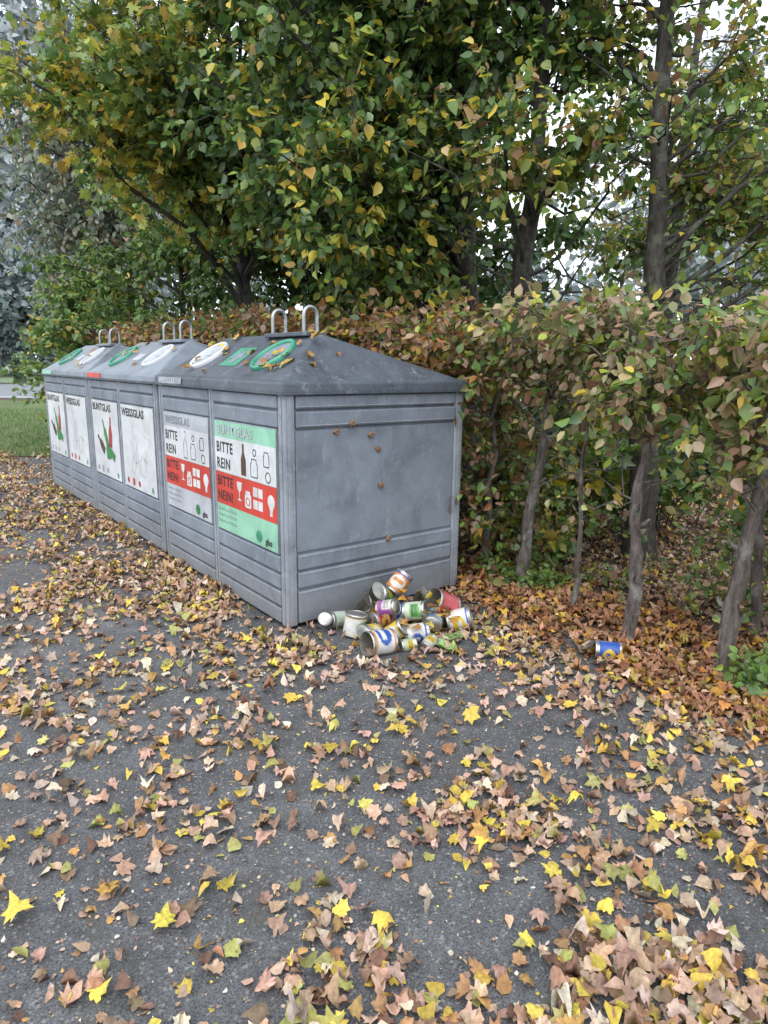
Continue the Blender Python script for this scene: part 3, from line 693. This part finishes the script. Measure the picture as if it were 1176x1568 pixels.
make_tree('maple_tree', [(-2.0, 9.6, 0), (-1.9, 9.5, 2), (-1.9, 9.3, 3.6), (-2, 9, 6.8)], .15,
          [((-2.0, 8.4, 4.9), (1.8, 1.7, 1.6), 66, .3), ((-2.9, 7.4, 4.35), (1.15, .9, .55), 20, .1)], 20, 11, .11, [(G2, 2.2), (G3, 3.2), (YG, .8)], yp, .22, 'mp',
          ytop=lambda c: .5 if c[0] < -2.6 and c[1] < 8.2 else 0)
make_tree('hazel_shrub', [(-3.6, 12.2, 0), (-3.6, 12.2, 1.2), (-3.5, 12.2, 4.2)], .09,
          [((-3.9, 12.0, 2.6), (2.1, 1.5, 2.5), 76, .45)], 20, 12, .12, [(G1, 1), (G2, 3), (G3, 3), ((.18, .29, .08), 1.2)], yp, .10)
make_tree('hazel_shrub', [(-1.4, 10.6, 0), (-1.4, 10.6, 1.2), (-1.5, 10.6, 3.6)], .09,
          [((-1.5, 10.4, 2.3), (1.5, 1.1, 1.8), 44, .4)], 20, 12, .11, [(G1, 2), (G2, 3), (G3, 2)], yp, .07)
make_tree('hazel_shrub', [(-5.6, 14.5, 0), (-5.6, 14.5, 1.2), (-5.6, 14.5, 3.2)], .09,
          [((-6.1, 14.2, 1.7), (1.3, 1.2, 1.8), 36, .3)], 20, 12, .12, [(G2, 2), (G3, 3), ((.22, .30, .08), 2)], yp, .15)
make_tree('oak_tree', [(.2, 11.5, 0), (.2, 11.5, 3), (.3, 11.4, 7)], .2,
          [((.3, 10.5, 3.9), (2.7, 1.2, 3.2), 66, .2)], 18, 10, .17, [(G1, 3), (G2, 2)], yp, .06, tl=(.4, .9))
make_tree('oak_tree', [(4.4, 11, 0), (4.4, 11, 3), (4.4, 10.8, 7)], .16,
          [((4.2, 10.6, 4.8), (2.4, 1.0, 2.2), 20, .2), ((3.0, 8.8, 1.4), (2.4, .8, 1.2), 22, .2)], 15, 10, .13, [(G1, 1), (G2, 2), (G3, 2)], ybr, .3, tl=(.4, .9), bare=14)
make_tree('birch_tree', [(-5.6, 16.6, 0), (-5.7, 16.5, 3), (-6.4, 16.4, 9.5)], .14,
          [((-6.9, 16, 6.2), (2.0, 1.6, 3.3), 84, .2)], 14, 10, .14, [((.16, .21, .14), 2.4), ((.20, .23, .16), 2), ((.27, .25, .18), 1)], [((.34, .26, .18), 1), ((.28, .26, .15), 1)], .18, droop=.9, hang=1.0, tl=(.5, 1.1))  # greyed, lightened foliage: some haze is put into the leaf colours
def bush(name, crowns, pal, pal2, yel, tw, nl, size, kind='ov', tl=(.15, .4)):
    mb = MB()
    for (c, r, ncl) in crowns:
        cs = in_ell(ncl, c, r, .1); cs[:, 2] = np.maximum(np.abs(cs[:, 2]), .02)
        for cc in cs:
            p0 = np.array([c[0]+R.normal(0, r[0]*.2), c[1]+R.normal(0, r[1]*.2), 0]); path = curve(p0, cc, 6, up=.1)
            add_tube(mb, path, np.linspace(.008, .003, 6)*(1 if size > .06 else .35), 4, 1)
            st = path[R.integers(3, 6, tw)]; d = R.normal(0, 1, (tw, 3)); d[:, 2] = np.abs(d[:, 2])*.5
            spray(mb, st, d, R.uniform(tl[0], tl[1], tw), nl, size, pal, pal2, np.full(tw, yel), kind, .2, 1, 0, .3, .002)
    return mb.build(name, [M_leaf, M_twig])
bush('maple_sapling', [((1.7, 6.0, .75), (.8, .6, .5), 20), ((1.25, 5.6, .45), (.35, .35, .4), 8)], [(G2, 2), (G3, 3)], [(Y, 3), (YG, 1)], .36, 10, 6, .12, 'mp')
bush('elder_bush', [((2.7, 6.4, .8), (.9, .8, .8), 22), ((3.3, 5.2, .8), (.7, .7, .8), 16)], [(G1, 1), (G2, 2), (G3, 2)], [(Y, 1), (YG, 2)], .16, 12, 7, .10)
bush('elder_bush', [((.85, 7.6, 1.0), (1.0, .8, 1.0), 26), ((2.2, 8.3, .8), (1.2, .8, .9), 20)], [(G1, 3), (G2, 2)], [(Y, 1), (YG, 2)], .1, 13, 8, .12)
bush('bramble_bush', [((1.1, 5.15, .5), (.30, .3, .5), 10), ((1.55, 4.9, .3), (.6, .4, .3), 7), ((2.1, 4.3, .35), (.5, .4, .4), 9), ((2.45, 3.7, .7), (.3, .4, .6), 11)],
     [(G2, 2), (G3, 2), (BR, .8)], [(TAN, 1), (YG, 1)], .25, 6, 7, .06)
bush('ground_plant', [((1.12, 4.72, .05), (.28, .16, .13), 14), ((1.95, 3.15, .06), (.22, .18, .15), 14), ((.9, 4.95, .05), (.2, .15, .12), 6)], [(G3, 3), ((.12, .22, .05), 2)], [(YG, 1)], .1, 6, 5, .055, 'ov', (.06, .14))

M_farb = mat_plain('haze_tinted_bark', (.26, .29, .31), .9)  # pale blue-grey trunk colour stands in for fog haze
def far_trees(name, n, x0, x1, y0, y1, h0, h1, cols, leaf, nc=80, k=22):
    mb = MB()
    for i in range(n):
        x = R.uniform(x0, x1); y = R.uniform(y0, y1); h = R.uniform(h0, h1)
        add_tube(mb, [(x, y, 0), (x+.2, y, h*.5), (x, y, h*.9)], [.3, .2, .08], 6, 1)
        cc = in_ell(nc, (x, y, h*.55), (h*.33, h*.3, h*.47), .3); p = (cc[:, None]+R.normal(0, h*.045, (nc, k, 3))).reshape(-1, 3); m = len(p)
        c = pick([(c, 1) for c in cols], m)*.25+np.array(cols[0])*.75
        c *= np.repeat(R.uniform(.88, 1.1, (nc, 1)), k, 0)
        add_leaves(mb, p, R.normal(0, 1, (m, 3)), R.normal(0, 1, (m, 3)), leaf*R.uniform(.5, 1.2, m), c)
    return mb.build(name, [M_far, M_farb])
far_trees('distant_trees', 15, -75, -22, 60, 80, 12, 18, [(.25, .30, .31), (.28, .33, .34), (.23, .28, .29)], .75, 90, 26)  # fog haze is painted in as pale grey-blue leaf colours, next rows too
far_trees('distant_trees', 11, -50, -24, 84, 96, 34, 46, [(.40, .45, .47), (.43, .48, .50)], 1.3, 110, 30)  # paler tall row added to cover white sky, haze in its colour
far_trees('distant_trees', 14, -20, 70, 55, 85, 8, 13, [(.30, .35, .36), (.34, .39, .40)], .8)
far_trees('distant_trees', 9, 18, 66, 62, 90, 18, 30, [(.40, .45, .46), (.43, .48, .49)], 1.0)  # added tall row greys down the white sky, haze in its colour
far_trees('roadside_bushes', 46, -60, 12, 47, 52, 1.0, 2.2, [(.16, .23, .14), (.2, .27, .16), (.14, .2, .13)], .35, 50, 16)

def car(loc, rz):
    e = bpy.data.objects.new('parked_car', None); COL.objects.link(e); e.location = loc; e.rotation_euler = (0, 0, rz)
    prof = [(-2.0, .35), (-2.05, .7), (-1.9, .95), (-1.35, 1.0), (-.75, 1.42), (.7, 1.45), (1.35, 1.02), (1.9, .92), (2.05, .65), (2.0, .35)]
    v = []; n = len(prof)
    for s in (-.85, .85):
        for x, z in prof: v.append((x, s*(1 if z < 1.1 else .82), z))
    f = [tuple(range(n))[::-1], tuple(range(n, 2*n))]+[(i, (i+1) % n, n+(i+1) % n, n+i) for i in range(n)]
    mesh_obj('body', v, f, mat_plain('blue_car_paint', (.03, .09, .28), .3, .1, .05), e, .05)
    g = mat_plain('car_glass', (.02, .03, .04), .08)
    for s in (-1, 1):
        mesh_obj('window', [(-1.15, s*.855, 1.03), (1.1, s*.855, 1.04), (.62, s*.725, 1.38), (-.68, s*.725, 1.37)], [(0, 1, 2, 3)], g, e)
        for x in (-1.25, 1.25):
            mb = MB()
            add_tube(mb, [(x, s*.66, .32), (x, s*.68, .32), (x, s*.86, .32), (x, s*.88, .32), (x, s*.88+s*.001, .32)], [.3, .32, .32, .29, .0], 20, 0)
            mb.build('wheel', [M_dark], e, True)
car((3.6, 10.4, 0), .15)

# ------------------------------------------------------------------ fallen leaves
LP = [((.44, .295, .22), 3.6), ((.37, .235, .165), 2.8), ((.31, .175, .09), 1.6), ((.44, .26, .10), 1.3), ((.16, .095, .065), .9), ((.56, .42, .08), 1.7), ((.33, .32, .11), .9), ((.52, .42, .33), 2.1), ((.23, .15, .105), 1.0)]
blobs = [(.88, 1.5, .42, .40, 1.05), (.32, 2.2, .22, .20, .55), (1.5, 2.5, .42, .55, .5), (-.08, 1.6, .17, .26, .65), (.0, 1.25, .35, .2, .25), (-2.6, 5.6, 1.5, 1.1, .5), (-1.6, 4.4, .8, .5, .15),
         (.45, 3.72, .5, .15, .25), (-.75, 2.2, .3, .22, .16), (-.35, 2.95, .35, .18, .16), (.9, 4.2, .35, .45, .8), (-4.4, 7.6, 1.6, 1.5, .6), (1.3, 3.4, .3, .3, .4), (-1.45, 2.9, .35, .35, .22), (-.1, 3.3, .3, .15, .25)]
def seg_d(x, y, a, b):
    ax, ay = a; bx, by = b; t = max(0, min(1, ((x-ax)*(bx-ax)+(y-ay)*(by-ay))/((bx-ax)**2+(by-ay)**2)))
    return math.hypot(x-ax-t*(bx-ax), y-ay-t*(by-ay))
hl = [(tuple(hp(9.5)[:2]), (.95, 4.8)), ((.95, 4.8), (1.9, 3.3)), ((1.9, 3.3), (3.4, .9)), ((3.4, .9), (5, -3))]
def density(x, y):
    d = .115
    n1 = noise.fractal(Vector((x*2.0, y*2.0, 3.1)), .8, 2.0, 4); n2 = noise.noise(Vector((x*7, y*7, 9)))
    for bx, by, sx, sy, a in blobs: d += a*math.exp(-((x-bx)/sx)**2*.7-((y-by)/sy)**2*.7)
    hd = min(seg_d(x, y, *s) for s in hl)
    d += 1.3*math.exp(-(hd/.45)**2)
    q = np.array([x-PX, y-PY]); u = float(q@Wd); s = float(q@Ld)
    if -1.5 < u < 0 and s > -.5: d += .45*math.exp(-(u/.5)**2)
    if 0 < u < 1.42 and 0 < s < 6.2: return 0
    if u > 1.42+.46: d = max(d, .8)
    d *= max(.10, 1+1.5*n1+1.0*n2)
    if hd < .42: d = max(d, .9)
    return d
def scatter(n, x0, x1, y0, y1, dmax):
    out = []
    xs = R.uniform(x0, x1, n); ys = R.uniform(y0, y1, n); us = R.uniform(0, dmax, n)
    for x, y, u in zip(xs, ys, us):
        if abs(x)*1.0 > y*.72+.75 and y < 12: continue
        dd = density(x, y)
        if u < dd: out.append((x, y, dd))
    return np.array(out)
A1 = scatter(68000, -2.6, 3.2, .9, 5.2, 2.2)
A2 = scatter(86000, -9.5, 4.5, 5.2, 12, 1.5)
A3 = scatter(10000, -14, -3, 11, 17, 3.0)
P = np.concatenate([A1, A2, A3]); n = len(P)
mb = MB()
pos = np.concatenate([P[:, :2], np.full((n, 1), .005)], 1)
pos[:, 2] += R.uniform(0, 1, n)**2*.035*np.clip(P[:, 2]-.3, 0, 1.3)
az = R.uniform(0, 2*math.pi, n); d = np.stack([np.cos(az), np.sin(az), R.normal(0, .2, n)], 1)
nr = np.concatenate([R.normal(0, .28, (n, 2)), np.ones((n, 1))], 1)
c = pick(LP, n); hd = np.array([min(seg_d(x, y, *s) for s in hl) for x, y in P[:, :2]])
far = hd < .6
c[far] *= np.array([.86, .68, .56])
kd = R.uniform(0, 1, n)
m1 = kd < .10; m2 = (kd >= .10) & (kd < .58); m3 = kd >= .58
sz = np.where(m1, R.uniform(.042, .074, n), R.uniform(.028, .062, n))
add_leaves(mb, pos[m1], d[m1], nr[m1], sz[m1], c[m1], 'mp', 0, .35, .4, True, .05)
add_leaves(mb, pos[m2], d[m2], nr[m2], sz[m2], c[m2], 'fm', 0, .5, .5, True, .06)
add_leaves(mb, pos[m3], d[m3], nr[m3], sz[m3], c[m3], 'ov', 0, .55, .55, True, .04)
k = 46; xy = np.stack([R.uniform(-1.8, 1.8, k), R.uniform(1.2, 4.5, k)], 1)
xy = np.concatenate([xy, [(.73, 2.2), (-.85, 1.75), (-.2, 2.75), (.36, 2.0), (.98, 2.1), (-.85, 2.45), (.57, 1.85), (-.62, 1.62)]]); k = len(xy)
q = (xy-np.array([PX, PY])); keep = ~(((q@Wd) > -.05) & ((q@Ld) > -.05)); xy = xy[keep]; k = len(xy)
pos = np.concatenate([xy, np.full((k, 1), .02)], 1); az = R.uniform(0, 6.28, k)
add_leaves(mb, pos, np.stack([np.cos(az), np.sin(az), R.normal(0, .1, k)], 1), np.concatenate([R.normal(0, .15, (k, 2)), np.ones((k, 1))], 1), R.uniform(.055, .09, k), pick([((.58, .44, .08), 3), ((.48, .42, .12), 1), ((.52, .32, .08), 1)], k), 'mp', 0, .25, .35, True, .04)
k = 15000; xy = np.stack([R.uniform(-3.5, 2.5, k), R.uniform(1.0, 6.5, k)], 1); q = (xy-np.array([PX, PY])); xy = xy[~(((q@Wd) > 0) & ((q@Ld) > 0))]; k = len(xy)
pos = np.concatenate([xy, np.full((k, 1), .005)], 1); az = R.uniform(0, 6.28, k)
add_leaves(mb, pos, np.stack([np.cos(az), np.sin(az), R.normal(0, .2, k)], 1), np.concatenate([R.normal(0, .3, (k, 2)), np.ones((k, 1))], 1), .005+.016*R.uniform(0, 1, k)**2, pick(LP+[((.5, .46, .4), 4)], k), 'ov', 0, .4, .4, True)
mb.build('fallen_leaves', [M_litter])

mb = MB(); pos = []; nrs = []
sx, sz_ = .43, .291; ln = math.hypot(sx, sz_); nx, nz = -sz_/ln, sx/ln
for i in range(44):
    cy = R.choice([0, 0, 0, 2.09, 4.18]); y = R.uniform(.15, 1.9)
    if cy == 0 and R.uniform() < .65: y = R.choice([.32, .52, .75, 1.5])+R.normal(0, .08)
    t = np.clip(R.beta(2, 2), .03, .97); x = .02+.43*t
    p = cw(x, cy+y, 1.509+.291*t+.016 + (.012 if abs(y-.52) < .16 or abs(y-1.52) < .16 else 0)); pos.append(p); nrs.append((nx*Wd[0], nx*Wd[1], nz))
for (x, y) in ((.3, .16), (.5, .2), (.28, .1)):
    p = cw(x, y, 1.515+.291*(y-.02)/.34+.006); pos.append(p); nrs.append((-Ld[0]*.6, -Ld[1]*.6, .8))
for i in range(24):
    x, y = R.uniform(-.25, .45), R.uniform(3.65, 4.15); pos.append((x, y, R.uniform(.12, .2))); nrs.append((0, 0, 1))
pos = np.array(pos); nrs = np.array(nrs, float)+R.normal(0, .1, (len(pos), 3)); dd = R.normal(0, 1, (len(pos), 3)); dd -= nrs*(dd*nrs).sum(1, keepdims=True)
add_leaves(mb, pos, dd, nrs, R.uniform(.045, .075, len(pos)), pick([((.46, .26, .05), 2), ((.30, .16, .06), 2), ((.48, .38, .07), 1)], len(pos)), 'fm', 0, .3, .35, False, .04)
mb.build('scattered_leaves', [M_litter])

mb = MB(); k = 14000; xy = np.stack([R.uniform(-13, -4.2, k), 11.6+R.uniform(0, 1, k)**1.3*11], 1)
h = R.uniform(.04, .11, k); az = R.uniform(0, 6.28, k); w = np.stack([np.cos(az), np.sin(az), np.zeros(k)], 1)*.010
b = np.concatenate([xy, np.full((k, 1), .006)], 1); t = b+np.stack([R.normal(0, .03, k), R.normal(0, .03, k), h], 1)
v = np.stack([b-w, b+w, t], 1).reshape(-1, 3); mb.add(v, np.arange(3*k).reshape(-1, 3), np.repeat(pick([((.10, .18, .04), 2), ((.12, .2, .05), 2), ((.2, .22, .08), 1)], k), 3, 0), 0)
mb.build('grass_blades', [M_leaf])

# ------------------------------------------------------------------ light, world, camera
el, azs = math.radians(52), math.radians(200)
sun = bpy.data.lights.new('sun', 'SUN'); sun.energy = 1.5; sun.angle = math.radians(45); sun.color = (1, .98, .95)
so = bpy.data.objects.new('sun', sun); COL.objects.link(so)
dv = Vector((math.sin(azs)*math.cos(el), math.cos(azs)*math.cos(el), math.sin(el)))
so.rotation_mode = 'QUATERNION'; so.rotation_quaternion = dv.to_track_quat('Z', 'Y')
w = bpy.data.worlds.new('World'); scn.world = w; w.use_nodes = True
nt = w.node_tree; N = nt.nodes; L = nt.links
for x in list(N): N.remove(x)
out = N.new('ShaderNodeOutputWorld'); bg = N.new('ShaderNodeBackground'); sk = N.new('ShaderNodeTexSky')
sk.sky_type = 'NISHITA'; sk.sun_disc = False; sk.sun_elevation = el; sk.sun_rotation = azs; sk.dust_density = 4; sk.air_density = 1.2
cc = mixc(N, L, sk.outputs[0], (14.3, 15.0, 15.8), .85)
L.new(cc, bg.inputs[0]); bg.inputs[1].default_value = .15; L.new(bg.outputs[0], out.inputs[0])
scn.view_settings.view_transform = 'Standard'; scn.view_settings.look = 'None'; scn.view_settings.exposure = 0

f, pitch, roll = 1032.8, .2144, -.0119
cam = bpy.data.cameras.new('camera'); cam.sensor_fit = 'VERTICAL'; cam.sensor_height = 36; cam.lens = 36*f/1568; cam.clip_end = 2000
co = bpy.data.objects.new('camera', cam); COL.objects.link(co)
Rt = Vector((1, 0, 0)); Fw = Vector((0, math.cos(pitch), -math.sin(pitch))); Dn = Vector((0, -math.sin(pitch), -math.cos(pitch)))
c_, s_ = math.cos(roll), math.sin(roll); X = Rt*c_+Dn*s_; Yd = Rt*(-s_)+Dn*c_
Mx = Matrix((X, -Yd, -Fw)).transposed().to_4x4(); Mx.translation = (0, 0, 1.6); co.matrix_world = Mx
scn.camera = co
